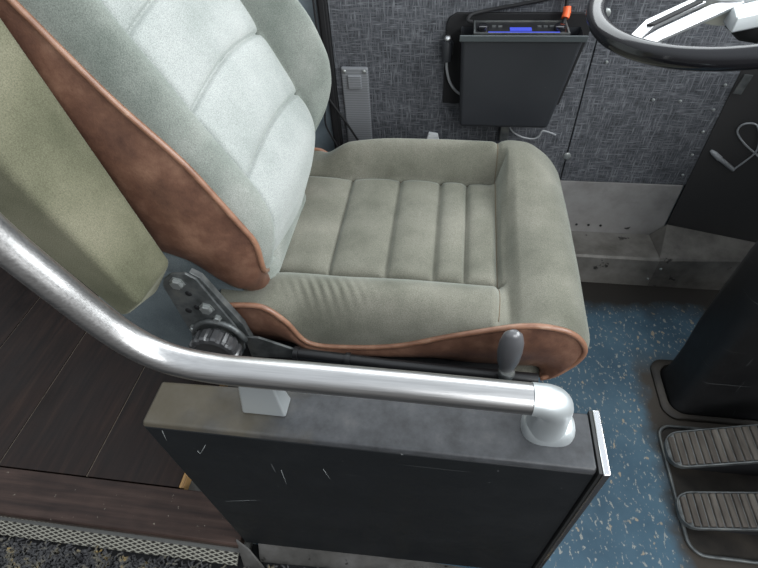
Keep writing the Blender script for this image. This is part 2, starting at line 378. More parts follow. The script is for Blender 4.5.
def cushion_pt(k, t):
    xe, ze = cr(NEAR, k); xm, zm = cr(MID, k); ze -= fardrop(k) * sst(.5, 1, t)
    ta, tb = .235, .845                                # seam lines either side of the fluted insert
    e = min(t, 1 - t)
    front = sst(7.85, 8.5, k)
    y = lerp(Y0, Y1, t)
    # seat body
    near = t < .5
    tilt = .022 * (t - .25)
    FARC = [(-.43, .525), (-.34, .545), (-.25, .598), (-.13, .612), (.11, .610), (.185, .603), (.235, .575), (.285, .515), (.305, .465)]
    crest = lerp(.545, .53, sst(2.2, .5, k)) if near else interp(FARC, xm)
    seam = zm + tilt - .004
    ec = .11 if near else .085
    eb = ta if near else 1 - tb
    if e < ec:
        q = e / ec; z = ze + (crest - ze) * math.sin(PI / 2 * q) ** .62
    elif e < eb:
        q = (e - ec) / (eb - ec); z = seam + (crest - seam) * (1 - q ** 2.2)
    else:
        p = (t - ta) / (tb - ta); x_ = xm
        edge = min(p, 1 - p)
        fz = 0
        for a_, b_ in zip([-.56] + FL, FL + [.2]):
            if a_ <= x_ <= b_:
                w = (x_ - a_) / (b_ - a_); fz = max(0, (1 - abs(2 * w - 1) ** 2.6)) ** .62
        z = seam + .017 * fz * (1 - (1 - min(edge / .07, 1)) ** 2) + .003 * math.sin(PI * p)
    w = 1 - (1 - min(e / .3, 1)) ** 3
    x = lerp(xe, xm, w)
    # front roll
    q = min(e / .07, 1); bl = math.sin(PI / 2 * q) ** .6
    lift = max(0, interp(FARC, xm) - zm) * sst(.42, .93, t) if 7 < k < 14 else 0
    zf = lerp(ze, zm + lift + .018 * math.sin(PI * min(max(t, 0), 1)) * sst(8, 9, k) * sst(13.5, 11.5, k), bl) if k > 7 else z
    xf = lerp(xe, xm, bl)
    z = lerp(z, zf, front); x = lerp(x, xf, front)
    # stitched seam between the insert and the front roll
    z -= .007 * math.exp(-((k - 8.05) / .09) ** 2) * min(e / .03, 1)
    if k < 8.3:                                         # tight seam grooves
        z -= .006 * (math.exp(-((t - ta) / .007) ** 2) + math.exp(-((t - tb) / .007) ** 2))
        if ta < t < tb:
            for a_ in FL: z -= .006 * math.exp(-((x - a_) / .0038) ** 2)
    # creases pressed into the near bolster
    wr = math.exp(-((x + .23) / .07) ** 2) * math.exp(-((t - .10) / .055) ** 2)
    z += .0028 * wr * math.sin((x * 1.0 + y * .55) * 2 * PI / .021)
    z += .004 * (noise.noise(Vector((x * 7, y * 7, 1))) ) * min(e / .05, 1)
    return (x, y, z)
ks = [16 * i / NS for i in range(NS + 1)]
bm = bmesh.new(); grid(bm, [[cushion_pt(k, j / NT) for j in range(NT + 1)] for k in ks])
cushion = finish('seat_cushion', bm, 'velour', seat)
BOT = [(-.47, .40), (-.30, .375), (-.08, .372), (.10, .355), (.223, .364)]
def zbot(x): return interp(BOT, x)
for side in (0, 1):
    yy = Y0 if side == 0 else Y1; sg = -1 if side == 0 else 1
    rows = []
    for i in range(121):
        k = 15 * i / 120; x, z = cr(NEAR, k); z -= side * fardrop(k)
        xb = min(x, .223) if k < 11 else lerp(.2, .223, (k - 11) / 4); zb = zbot(xb)
        if k <= 11: xb = min(x, .2)
        rows.append([(lerp(x, xb, q), yy + sg * (.014 * math.sin(PI * q) - .03 * q ** 2) + .002 * noise.noise(Vector((x * 14, q * 2, side))), lerp(z, zb, q)) for q in [j / 10 for j in range(11)]])
    bm = bmesh.new(); grid(bm, rows); finish('side_panel', bm, 'leather', seat)
    bm = bmesh.new(); tube(bm, [(cr(NEAR, 15 * i / 150)[0], yy + sg * .002, cr(NEAR, 15 * i / 150)[1] - side * fardrop(15 * i / 150)) for i in range(151)], .0058, 10); finish('piping', bm, 'piping', seat)

M['stitch'] = mat('stitch', (.13, .095, .062), .9, spec=.1); M['stitch_grey'] = mat('stitch_grey', (.14, .16, .145), .9, spec=.1)
def kx(x):
    a_, b_ = 0., 11.
    for _ in range(40):
        c = (a_ + b_) / 2
        if cr(MID, c)[0] < x: a_ = c
        else: b_ = c
    return a_
for a_ in FL[:-1]:
    bm = bmesh.new(); tube(bm, [Vector(cushion_pt(kx(a_), .24 + .6 * i / 40)) + Vector((0, 0, .0004)) for i in range(41)], .0009, 6); finish('seam', bm, 'stitch', seat)
bm = bmesh.new(); tube(bm, [Vector(cushion_pt(8.05, .03 + .94 * i / 90)) + Vector((0, 0, .0004)) for i in range(91)], .0010, 6); finish('seam', bm, 'stitch', seat)
for t_ in (.235, .845):
    bm = bmesh.new(); tube(bm, [Vector(cushion_pt(.3 + 7.75 * i / 90, t_)) + Vector((0, 0, .0004)) for i in range(91)], .0009, 6); finish('seam', bm, 'stitch', seat)

# backrest, in its own leaning frame: n forward, u up
AN = math.radians(26); O = Vector((-.40, 0, .56)); UU = Vector((-math.sin(AN), 0, math.cos(AN))); NN = Vector((math.cos(AN), 0, math.sin(AN)))
def B(y, n, u): return O + UU * u + NN * n + Vector((0, y, 0))
UMAX = .74
def yn(u): return .66 + .035 * (1 - min(max((u + .01) / .05, 0), 1)) ** 2.5 + .05 * max(0, (u - .6) / .14) ** 2
def yf(u): return 1.182 - .19 * (1 - min(max((u + .01) / .17, 0), 1)) ** 2.4 - .05 * max(0, (u - .6) / .14) ** 2
def npipe(u): return interp([(-.01, .035), (.03, .066), (.10, .094), (.24, .094), (.42, .070), (.57, .060), (.74, .05)], u)
def backrest_pt(u, t):
    a_, b_ = yn(u), yf(u); y = lerp(a_, b_, t); e = min(t, 1 - t)
    tilt = .035 * (t - .5); npz = npipe(u) + (.03 * sst(.05, .2, u) * t)
    low = sst(-.01, .17, u)
    cre = lerp(npipe(u) + .012, .138, low) if t < .5 else interp([(-.01, .03), (.04, .075), (.09, .148), (.14, .190), (.20, .214), (.27, .220), (.36, .208), (.46, .19), (.74, .15)], u)
    seam = lerp(npipe(u) + .004, .105, low) + tilt
    ec, eb = .075, .175
    if t > .5: eb = .15
    if e < ec: n = npz + (cre - npz) * math.sin(PI / 2 * e / ec) ** .6
    elif e < eb: q = (e - ec) / (eb - ec); n = seam + (cre - seam) * (1 - q ** 2)
    else:
        p = (t - .175) / (.85 - .175); edge = min(p, 1 - p); arch = .022 * math.sin(PI * p)
        uu_ = u - arch; fz = 0
        for c, d_ in zip([-.12, .158, .308, .452], [.158, .308, .452, .80]):
            if c <= uu_ <= d_:
                w = (uu_ - c) / (d_ - c); fz = max(0, 1 - abs(2 * w - 1) ** 5) ** .6
        n = seam + (.014 * fz) * (1 - (1 - min(edge / .05, 1)) ** 2) + .012 * math.sin(PI * p) - .004
    n -= .007 * (math.exp(-((t - .175) / .008) ** 2) + math.exp(-((t - .85) / .008) ** 2))
    if .175 < t < .85:
        for c in (.158, .308, .452): n -= .007 * math.exp(-((u - .022 * math.sin(PI * (t - .175) / .675) - c) / .0032) ** 2)
    top = sst(.60, .74, u) ; n = lerp(n, -.02, top ** 3)
    n += .003 * noise.noise(Vector((y * 6, u * 6, 3))) * min(e / .04, 1)
    return B(y, n, u)
us = [lerp(-.01, UMAX, i / 300) for i in range(301)]
bm = bmesh.new(); grid(bm, [[backrest_pt(u, j / 200) for j in range(201)] for u in us])
backrest = finish('backrest', bm, 'velour_back', seat); backrest.data.materials.append(M['velour_pale'])   # the sat-on centre panel is coloured paler than the bolsters
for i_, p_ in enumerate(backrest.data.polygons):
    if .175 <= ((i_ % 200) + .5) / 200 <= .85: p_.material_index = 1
for t_ in (.175, .85):
    bm = bmesh.new(); tube(bm, [backrest_pt(lerp(.02, .66, i / 90), t_) + NN * .0004 for i in range(91)], .0010, 6); finish('seam', bm, 'stitch_grey', seat)
for c in (.158, .308, .452):
    bm = bmesh.new(); tube(bm, [backrest_pt(c + .022 * math.sin(PI * i / 60), .175 + .675 * i / 60) + NN * .0004 for i in range(61)], .0010, 6); finish('seam', bm, 'stitch_grey', seat)
NR = lambda u: interp([(-.01, -.018), (.02, -.045), (.09, -.066), (.16, -.115), (.40, -.11), (.74, -.09)], u)
for side in (0, 1):
    rows = []; sg = -1 if side == 0 else 1
    for i in range(90):
        u = lerp(-.01, UMAX, i / 89); y = yn(u) if side == 0 else yf(u)
        n0 = npipe(u) + (0 if side == 0 else .03 * sst(.05, .2, u)); n1 = NR(u)
        rows.append([B(y + sg * (.016 * math.sin(PI * q) * (1 if u > .03 else .5)) + .0025 * noise.noise(Vector((u * 16, q * 3, side))), lerp(n0, n1, q), u - .048 * math.sin(PI * min(1, q * .9 + .1 * q)) ** .8 * (1 - min(i / 26, 1)) ** 1.5) for q in [j / 10 for j in range(11)]])
    if side == 0: low = rows[0]
    else: low2 = rows[0]
    bm = bmesh.new(); grid(bm, rows); finish('back_side_panel', bm, 'leather', seat)
    P = []
    for i in range(120):
        u = lerp(-.01, UMAX, i / 119); y = yn(u) if side == 0 else yf(u)
        P.append(B(y + sg * .001, npipe(u) + (0 if side == 0 else .03 * sst(.05, .2, u)) + .002, u))
    bm = bmesh.new(); tube(bm, P, .0058, 10); finish('back_piping', bm, 'piping', seat)
rows = [low]
for j in range(61):
    t = .02 + .96 * j / 60; p = backrest_pt(-.01, t); y = p.y
    Q = [tuple(q) for q in (p, B(y, .036, -.035), B(y, .01, -.062), B(y, -.05, -.062), B(y, -.10, -.03))]
    rows.append([Vector(cr(Q, 4 * k / 10)) for k in range(11)])
rows.append(low2)
bm = bmesh.new(); grid(bm, rows); finish('back_underside', bm, 'velour_back', seat)
bm = bmesh.new()      # padded rear shell of the backrest
rows = []
for i in range(60):
    u = lerp(-.24, UMAX, i / 59)
    rr = []
    for j in range(61):
        t = j / 60; y = lerp(.662, 1.15, t); e = min(t, 1 - t); rr.append(B(y, lerp(NR(max(u, .0)) + .004, interp([(-.24, -.37), (-.05, -.275), (.10, -.215), (.28, -.17), (.74, -.14)], u), math.sin(PI / 2 * min(e / .04, 1)) ** .45), u))
    rows.append(rr)
V = grid(bm, rows); bm.faces.new(V[0]); bm.faces.new(V[-1][::-1]); bm.faces.new([r[0] for r in V][::-1] + [r[-1] for r in V])
finish('back_shell', bm, 'felt', seat)

bm = bmesh.new()
hexa(bm, [(-.87, .660, .26), (-.46, .660, .26), (-.46, 1.14, .26), (-.87, 1.14, .26)], [(-.76, .664, .55), (-.50, .664, .60), (-.50, 1.13, .60), (-.76, 1.13, .55)])
finish('back_cover', bm, 'felt', seat, bevel=.03, seg=5)
# raised armrest
bm = bmesh.new()
ya, yb = .50, .617
hexa(bm, [B(ya, -.054, .142), B(yb - .002, -.052, .136), B(yb - .004, -.152, .078), B(ya, -.122, .128)],
     [B(ya, .045, .72), B(yb + .014, .112, .72), B(yb + .014, -.05, .72), B(ya, -.095, .72)])
bmesh.ops.bevel(bm, geom=bm.edges[:], offset=.014, segments=4, profile=.55, affect='EDGES')
bmesh.ops.subdivide_edges(bm, edges=[e for e in bm.edges if e.calc_length() > .2], cuts=6)
for f_ in bm.faces: pass
finish('armrest', bm, 'velour_arm', seat, angle=50)
bm = bmesh.new(); lathe(bm, [(.016, 0), (.016, .11)], B(.57, -.10, .42), (0, 1, 0), 18); finish('armrest_pivot', bm, 'steel', seat, angle=40)

# recliner bracket with bolts, and the ridged adjuster
HY = .590
def hinge_plate(y, t_):
    b = bmesh.new()
    prism(b, [(-.531, y, .612), (-.522, y, .632), (-.502, y, .648), (-.473, y, .652), (-.456, y, .638), (-.415, y, .500), (-.408, y, .456), (-.414, y, .42), (-.500, y, .41), (-.520, y, .455), (-.524, y, .49)], (0, t_, 0)); return b
hb = finish('hinge_bracket', hinge_plate(HY, .006), 'steel', seat, smooth=False, bevel=.0015, seg=2)
bm = bmesh.new(); prism(bm, [(-.468, HY + .0062, .650), (-.450, HY + .0062, .636), (-.400, HY + .0062, .500), (-.392, HY + .0062, .43), (-.43, HY + .0062, .43)], (0, .014, 0)); finish('bracket_flange', bm, 'steel', hb, smooth=False, bevel=.0015, seg=2)
def hexbolt(x, z, r, y=HY):
    b = bmesh.new(); lathe(b, [(r * 1.25, 0), (r * 1.25, .002), (r, .0021), (r, .008), (r * .8, .0095)], (x, y, z), (0, -1, 0), 6); return finish('bolt', b, 'bolt', hb, smooth=False)
hexbolt(-.496, .626, .0125); hexbolt(-.459, .556, .0125); hexbolt(-.508, .487, .008); hexbolt(-.444, .528, .007)
for x, z in ((-.484, .596), (-.480, .555), (-.502, .543)):
    b = bmesh.new(); lathe(b, [(.0068, 0), (.0066, .0008)], (x, HY, z), (0, -1, 0), 16); finish('bolt_hole', b, 'blackmatte', hb)
KX, KZ = -.458, .462
bm = bmesh.new()
arc = [(KX + .056 * math.cos(a_), HY - .004, KZ - .01 + .066 * math.sin(a_)) for a_ in [PI * (.04 + .92 * i / 14) for i in range(15)]]
tube(bm, arc, .0065, 10); finish('bracket_rib', bm, 'steel', hb)
bm = bmesh.new()
lathe(bm, [(.034, -.02), (.047, -.016), (.051, -.010), (.051, .012), (.048, .017), (.041, .019), (.038, .015), (.004, .013)], (KX, .560, KZ - .005), (0, -1, .05), 96,
      lambda a_, r: 1 + (.05 * (1 if math.sin(a_ * 14) > 0 else -.3) if r > .045 else 0))
finish('adjuster_knob', bm, mat('knob', (.05, .05, .052), .25, spec=.9), seat, angle=30)
bm = bmesh.new(); lathe(bm, [(.036, 0), (.036, .034)], (KX, HY + .003, KZ - .005), (0, -1, .05), 32); finish('adjuster_boss', bm, 'steel', seat, angle=40)
bm = bmesh.new(); prism(bm, [(-.407, .593, .462), (-.375, .593, .462), (-.30, .593, .428), (-.30, .593, .40), (-.407, .593, .39)], (0, .006, 0)); finish('link_plate', bm, 'steel', seat, smooth=False, bevel=.001, seg=1)
# sub-frame, slides and pedestal
bm = bmesh.new(); box(bm, -.46, .17, .655, 1.16, .335, .405); finish('seat_frame', bm, 'blackmatte', seat, bevel=.008)
bm = bmesh.new(); tube(bm, [(-.30, .590, .425), (-.10, .585, .418), (.205, .580, .418)], .0115, 14); rail_o = finish('slide_tube', bm, 'black', seat, angle=40)
for c in ([(-.302, .590, .425), (-.292, .589, .4247)], [(-.19, .587, .4214), (-.18, .5868, .421)]):
    bm = bmesh.new(); tube(bm, c, .0145, 14); finish('slide_clamp', bm, 'black', rail_o, angle=40)
bm = bmesh.new(); box(bm, -.44, .15, .60, .655, .335, .372); finish('slide_rail', bm, 'blackmatte', seat, bevel=.004)
bm = bmesh.new(); box(bm, -.44, .15, 1.16, 1.21, .335, .372); finish('slide_rail', bm, 'blackmatte', seat, bevel=.004)
bm = bmesh.new(); hexa(bm, [(-.42, .66, .0), (.10, .66, .0), (.10, 1.14, .0), (-.42, 1.14, .0)], [(-.36, .72, .335), (.06, .72, .335), (.06, 1.10, .335), (-.36, 1.10, .335)]); finish('pedestal', bm, 'blackmatte', seat, bevel=.01)
bm = bmesh.new()     # paddle lever
prof = [(.0, .0), (.012, .001), (.0135, .022), (.015, .036), (.0215, .055), (.0245, .085), (.0235, .110), (.018, .132), (.008, .143), (.0, .1445)]
n_ = 24; rings = []
for r, h in prof[1:-1]:
    rings.append([bm.verts.new((.137 + r * .97 * math.cos(2 * PI * k / n_) + .02 * (h - .05) * -.6, .565 + (r * .62) * math.sin(2 * PI * k / n_) + .01 * math.sin(h * 12), .430 + h)) for k in range(n_)])
for A, Bq in zip(rings, rings[1:]):
    for k in range(n_): bm.faces.new((A[k], A[(k + 1) % n_], Bq[(k + 1) % n_], Bq[k]))
bm.faces.new(rings[0][::-1]); bm.faces.new(rings[-1])
lv = finish('lever_handle', bm, mat('leverblack', (.10, .10, .105), .28, spec=.9), seat)
bm = bmesh.new(); lathe(bm, [(.0155, 0), (.0165, .004), (.0165, .012), (.014, .015)], (.138, .566, .446), (0, 0, 1), 20); finish('lever_collar', bm, 'steel', lv, angle=40)

# ------------------------------------------------------------------ black side panel with trim
pn = thing('side_partition', 'scratched black metal partition box beside the seat under the rail', 'partition', (-.1, .34, 0))
bm = bmesh.new()
XA, XB = -.430, .222
hexa(bm, [(XA, .316, 0), (XB + .018, .330, 0), (XB + .018, .41, 0), (XA, .395, 0)], [(XA, .302, .622), (XB, .302, .622), (XB, .388, .622), (XA, .376, .622)])
finish('body', bm, 'blackpanel', pn, bevel=.004)
bm = bmesh.new()
hexa(bm, [(XA, .301, .6222), (XB, .301, .6222), (XB, .389, .6222), (XA, .377, .6222)], [(XA + .003, .304, .6345), (XB, .304, .6345), (XB, .387, .6345), (XA + .003, .374, .6345)])
finish('top_cap', bm, 'paneltop', pn, bevel=.004)
bm = bmesh.new(); hexa(bm, [(XB + .0185, .324, .002), (XB + .0225, .324, .002), (XB + .0225, .412, .002), (XB + .0185, .412, .002)], [(XB + .0005, .298, .636), (XB + .0045, .298, .636), (XB + .0045, .391, .636), (XB + .0005, .391, .636)]); finish('gasket', bm, 'gasket', pn, smooth=False)
bm = bmesh.new(); hexa(bm, [(XB + .023, .322, .002), (XB + .034, .324, .002), (XB + .034, .414, .002), (XB + .023, .414, .002)], [(XB + .005, .295, .637), (XB + .016, .297, .637), (XB + .016, .393, .637), (XB + .005, .393, .637)]); finish('end_trim', bm, 'chrome', pn, bevel=.003)
M['scratch'] = mat('scratch', (.20, .21, .21), .6)
for L in ([(-.3906, .308), (-.3119, .3412)], [(-.0098, .2074), (.0729, .3711), (.1083, .3655)], [(-.1197, .3002), (-.0864, .2287)], [(-.1646, .5329), (-.1508, .4404)],
          [(-.3664, .5522), (-.3652, .5409), (-.3445, .5789)], [(-.4006, .6169), (-.4074, .5812)], [(-.2098, .3256), (-.1933, .319)], [(-.2376, .5082), (-.2433, .4067)], [(.1206, .4321), (.136, .4606)]):
    bm = bmesh.new(); r_ = .0005
    tube(bm, [(x, .3155 + .014 * (x - XA) / .67 * (1 - z / .622) - .0145 * z / .622 + .0002, z) for x, z in L], r_, 5); finish('scratch', bm, 'scratch', pn)
# bent corner bracket at the panel's foot
bm = bmesh.new(); hexa(bm, [(-.450, .314, .014), (-.412, .296, .014), (-.384, .274, -.058), (-.432, .270, -.058)], [(-.450, .318, .016), (-.411, .300, .018), (-.380, .279, -.058), (-.430, .275, -.058)])
tag(finish('corner_bracket', bm, 'edging', smooth=False, bevel=.001, seg=2), 'bent dull metal bracket at the lower left foot of the black panel', 'bracket')

# ------------------------------------------------------------------ grab rail
gr_ = thing('grab_rail', 'thick brushed metal grab rail curving up in front of the seat', 'handrail', (-.15, .345, .635))
P = [(-.53, .345, 1.25), (-.515, .345, 1.12), (-.495, .345, 1.03), (-.478, .345, .962), (-.462, .345, .917), (-.447, .345, .880), (-.430, .345, .838), (-.410, .345, .798), (-.384, .345, .766), (-.350, .345, .745), (-.30, .345, .7345), (-.248, .345, .7325), (-.15, .345, .7325), (-.045, .345, .732), (.122, .345, .729)]
bm = bmesh.new(); tube(bm, smooth_path(P, 6), .0205, 32); finish('tube', bm, 'brushed', gr_, angle=60)
bm = bmesh.new()
el = [(.1225, .345, .729), (.130, .345, .7288)] + [(.133 + .022 * math.sin(a_), .345 + .004 * (1 - math.cos(a_)), .706 + .022 * math.cos(a_)) for a_ in [PI / 2 * i / 10 for i in range(11)]] + [(.1555, .351, .685), (.156, .354, .668), (.157, .356, .655)]
rs = [.0212] * 2 + [lerp(.0215, .0245, i / 10) for i in range(11)] + [.0255, .027, .029]
tube(bm, el, rs, 28)
# oval foot flange
n_ = 36; rings = []
for s_, h in ((1.0, .6348), (1.0, .643), (.97, .650), (.88, .657), (.7, .664)):
    rings.append([bm.verts.new((.161 + .036 * s_ * math.copysign(abs(math.cos(2 * PI * k / n_)) ** .75, math.cos(2 * PI * k / n_)), .357 + .0275 * s_ * math.copysign(abs(math.sin(2 * PI * k / n_)) ** .75, math.sin(2 * PI * k / n_)), h)) for k in range(n_)])
for A, Bq in zip(rings, rings[1:]):
    for k in range(n_): bm.faces.new((A[k], A[(k + 1) % n_], Bq[(k + 1) % n_], Bq[k]))
bm.faces.new(rings[0][::-1]); bm.faces.new(rings[-1])
finish('elbow_fitting', bm, 'cast', gr_, angle=50)
bm = bmesh.new(); hexa(bm, [(-.281, .333, .6348), (-.213, .333, .6348), (-.213, .366, .6348), (-.281, .366, .6348)], [(-.268, .336, .722), (-.218, .336, .722), (-.218, .354, .722), (-.268, .354, .722)])
finish('rail_foot', bm, 'cast', gr_, bevel=.004)

# ------------------------------------------------------------------ equipment holder on the wall and its radio
eh = thing('equipment_holder', 'black plastic bucket holder mounted on the carpeted wall', 'holder', (.15, WY, .57))
bm = bmesh.new()
lo = [(.022, 1.295, .566), (.262, 1.295, .566), (.262, 1.395, .535), (.022, 1.395, .535)]; hi = [(.012, 1.282, .815), (.300, 1.282, .815), (.312, 1.396, .802), (.008, 1.396, .802)]
hexa(bm, lo, hi)
top = max(bm.faces, key=lambda f: f.calc_center_median().z)
bmesh.ops.inset_region(bm, faces=[top], thickness=.009)
for v_ in top.verts:
    v_.co.z -= .10; v_.co.y += .008 if v_.co.y < 1.33 else 0; v_.co.x += .006 if v_.co.x < .15 else -.020
finish('housing', bm, 'plastic', eh, bevel=.009, seg=4)
bm = bmesh.new()
rr = [(-.030, .58), (-.030, .800), (-.022, .816), (-.004, .826), (.310, .826), (.330, .815), (.338, .795), (.330, .74), (.300, .58)]
prism(bm, [(x, WY - .0095, z) for x, z in rr], (0, .009, 0)); finish('back_plate', bm, 'blackmatte', eh, bevel=.003)
bm = bmesh.new(); box(bm, .006, .306, 1.2765, 1.2815, .802, .817); finish('rim_lip', bm, mat('lip', (.055, .065, .068), .4), eh, bevel=.002)
bm = bmesh.new(); lathe(bm, [(.013, 0), (.0135, .05), (.012, .052)], (-.024, 1.375, .715), (0, 0, 1), 18); box(bm, -.038, -.008, 1.385, 1.4, .725, .755); clip = finish('side_socket', bm, 'plastic', eh, angle=40)
bm = bmesh.new(); lathe(bm, [(.0085, 0), (.009, .006), (.006, .012)], (-.024, 1.375, .767), (0, 0, 1), 14); finish('cap', bm, 'alu', clip)
bm = bmesh.new(); box(bm, .146, .172, 1.385, 1.40, .47, .545); finish('lower_bracket', bm, 'steel', eh, bevel=.002)
tag(finish('cord', (lambda b: (tube(b, smooth_path([(-.024, 1.375, .716), (-.022, 1.374, .69), (-.012, 1.376, .655), (.004, 1.380, .63), (.021, 1.385, .615)]), .0035, 8), b)[1])(bmesh.new()), 'wire'), 'short pale grey cord curling below the socket on the holder', 'cord')
tag(finish('cord', (lambda b: (tube(b, smooth_path([(.165, 1.38, .530), (.185, 1.385, .50), (.215, 1.39, .482), (.245, 1.39, .478), (.262, 1.39, .488), (.27, 1.39, .505), (.31, 1.395, .49)]), .0025, 8), b)[1])(bmesh.new()), 'wire'), 'thin grey wire looping beneath the bottom of the black holder', 'cord')
rd = thing('two_way_radio', 'black radio with blue lit strip sitting in the top of the holder', 'radio', (.155, 1.34, .79))
bm = bmesh.new(); box(bm, .040, .268, 1.303, 1.382, .722, .811); finish('body', bm, 'black', rd, bevel=.004)
bm = bmesh.new(); box(bm, .075, .245, 1.304, 1.313, .8112, .8132); finish('light_strip', bm, 'screen', rd, smooth=False)
bm = bmesh.new(); box(bm, .128, .180, 1.322, 1.340, .8112, .8132); finish('display', bm, 'screen', rd, smooth=False)
for x0_, x1_, y0_, y1_ in ((.040, .268, 1.3005, 1.3033), (.040, .268, 1.379, 1.383), (.040, .044, 1.3034, 1.3789), (.264, .268, 1.3034, 1.3789)):
    bm = bmesh.new(); box(bm, x0_, x1_, y0_, y1_, .8112, .8145); finish('bezel', bm, 'steel', rd, smooth=False)
for x in (.062, .246):
    bm = bmesh.new(); lathe(bm, [(.014, 0), (.0135, .010), (.011, .012)], (x, 1.33, .8112), (0, 0, 1), 20); finish('knob', bm, 'blackgloss', rd, angle=40)
for x in (.09, .105, .20, .215, .23):
    bm = bmesh.new(); box(bm, x - .005, x + .005, 1.345, 1.353, .8112, .8135); finish('button', bm, 'steel', rd, smooth=False)
bm = bmesh.new(); tube(bm, smooth_path([(.036, 1.352, .822), (.024, 1.356, .824), (.035, 1.378, .831), (.079, 1.398, .834), (.152, 1.400, .846), (.222, 1.400, .860), (.32, 1.40, .89)]), .0045, 8)
tag(finish('power_cable', bm, 'blackmatte'), 'black cable running from left of the radio up along the wall', 'cable')
cb = thing('antenna_cable', 'black cable with orange tape entering the right side of the radio', 'cable', (.266, 1.39, .8))
bm = bmesh.new(); tube(bm, smooth_path([(.258, 1.365, .8085), (.262, 1.375, .818), (.266, 1.388, .832), (.262, 1.398, .858), (.26, 1.40, .92)]), .005, 8); finish('wire', bm, 'blackmatte', cb)
bm = bmesh.new(); tube(bm, [(.263, 1.378, .821), (.266, 1.388, .832), (.265, 1.393, .843)], .0095, 10); finish('tape_wrap', bm, 'orange', cb, angle=50)

# ------------------------------------------------------------------ small fittings behind the seat
cp = thing('cover_plate', 'grey metal cover plate with square latch on the wall beyond the backrest', 'plate', (-.285, WY, .44))
bm = bmesh.new(); box(bm, -.326, -.246, WY - .012, WY - .0003, .36, .683); finish('plate', bm, 'coverplate', cp, bevel=.006)
bm = bmesh.new(); box(bm, -.306, -.266, WY - .020, WY - .0122, .622, .662); finish('latch', bm, 'coverplate', cp, bevel=.003)
for x in (-.315, -.257):
    bm = bmesh.new(); lathe(bm, [(.006, 0), (.005, .003), (.002, .004)], (x, WY - .0122, .672), (0, -1, 0), 12); finish('screw', bm, 'bolt', cp)
bm = bmesh.new(); tube(bm, smooth_path([(-.47, 1.39, .70), (-.43, 1.385, .665), (-.384, 1.385, .618), (-.354, 1.385, .572), (-.322, 1.383, .521), (-.289, 1.383, .460), (-.26, 1.385, .40)]), .0035, 8)
tag(finish('cable', bm, 'blackmatte'), 'thin black cable slanting across the grey cover plate', 'cable')
bm = bmesh.new(); tube(bm, smooth_path([(-.373, 1.377, .98), (-.372, 1.372, .80), (-.366, 1.370, .66), (-.376, 1.368, .584), (-.381, 1.366, .518), (-.355, 1.366, .449), (-.34, 1.366, .38)]), .003, 8)
tag(finish('cable', bm, 'blackmatte'), 'thin black cable looping down along the black edge channel', 'cable')
bm = bmesh.new(); hexa(bm, [(-.075, WY - .016, .455), (-.035, WY - .016, .455), (-.035, WY - .0003, .455), (-.075, WY - .0003, .455)], [(-.068, WY - .014, .482), (-.04, WY - .014, .478), (-.04, WY - .0003, .478), (-.068, WY - .0003, .482)])
tag(finish('white_scrap', bm, 'white', bevel=.002), 'small white scrap peeking over the far edge of the seat cushion', 'scrap')  # white scrap of paper, added as a small wedge on the wall

# ------------------------------------------------------------------ steering wheel
WC = Vector((.444, .967, 1.008)); WN = Vector((-.230, -.068, .971)).normalized(); WE = Vector((.973, 0, .230)).normalized(); WG = WN.cross(WE)
sw = thing('steering_wheel', 'black steering wheel with bright metal spokes above the front panel', 'steering wheel', tuple(WC - WN * .05))
def W(e, g, n=0): return WC + WE * e + WG * g + WN * n
bm = bmesh.new(); tube(bm, [W(.21 * math.cos(2 * PI * i / 96), .21 * math.sin(2 * PI * i / 96)) for i in range(96)], .0165, 20, closed=True); finish('rim', bm, 'blackgloss', sw)
def spoke(ang):
    R_ = Matrix.Rotation(ang, 2)
    def w2(e, g, n): q = R_ @ Vector((e, g)); return W(q.x, q.y, n)
    b = bmesh.new()
    # two flat bars with a slot between them
    outl = [(-.176, -.094), (-.146, -.056), (-.075, -.022), (-.056, -.040), (-.138, -.079), (-.166, -.112)]
    prism(b, [w2(x, y, .004) for x, y in outl], WN * .007)
    prism(b, [w2(x, y, .002) for x, y in [(-.176, -.118), (-.134, -.088), (-.052, -.048), (-.02, -.045), (-.01, -.062), (-.15, -.126)]], WN * .006)
    s = finish('spoke', b, 'alu', sw, smooth=False, bevel=.0012, seg=2)
    b = bmesh.new(); prism(b, [w2(x, y, .0112) for x, y in [(-.150, -.078), (-.140, -.083), (-.062, -.044), (-.070, -.036)]], WN * .003); finish('spoke_insert', b, 'blackmatte', s, smooth=False)
for k in range(3): spoke(k * 2 * PI / 3)
bm = bmesh.new(); lathe(bm, [(.058, -.03), (.062, -.004), (.060, .010), (.050, .018), (.046, .014), (.010, .016)], WC, WN, 40); finish('hub', bm, 'alu', sw, angle=40)
bm = bmesh.new(); hexa(bm, [W(-.04, -.112, -.012), W(.05, -.112, -.012), W(.05, -.072, -.012), W(-.04, -.072, -.012)], [W(-.034, -.108, .010), W(.05, -.108, .010), W(.05, -.074, .012), W(-.028, -.074, .012)]); finish('horn_bar', bm, 'cast', sw, bevel=.003)
bm = bmesh.new(); tube(bm, [WC - WN * .02, WC - WN * .05 + Vector((.03, 0, 0)), WC + Vector((.44, 0, -.10))], [.03, .032, .04], 24); finish('column', bm, 'blackmatte', sw, angle=40)

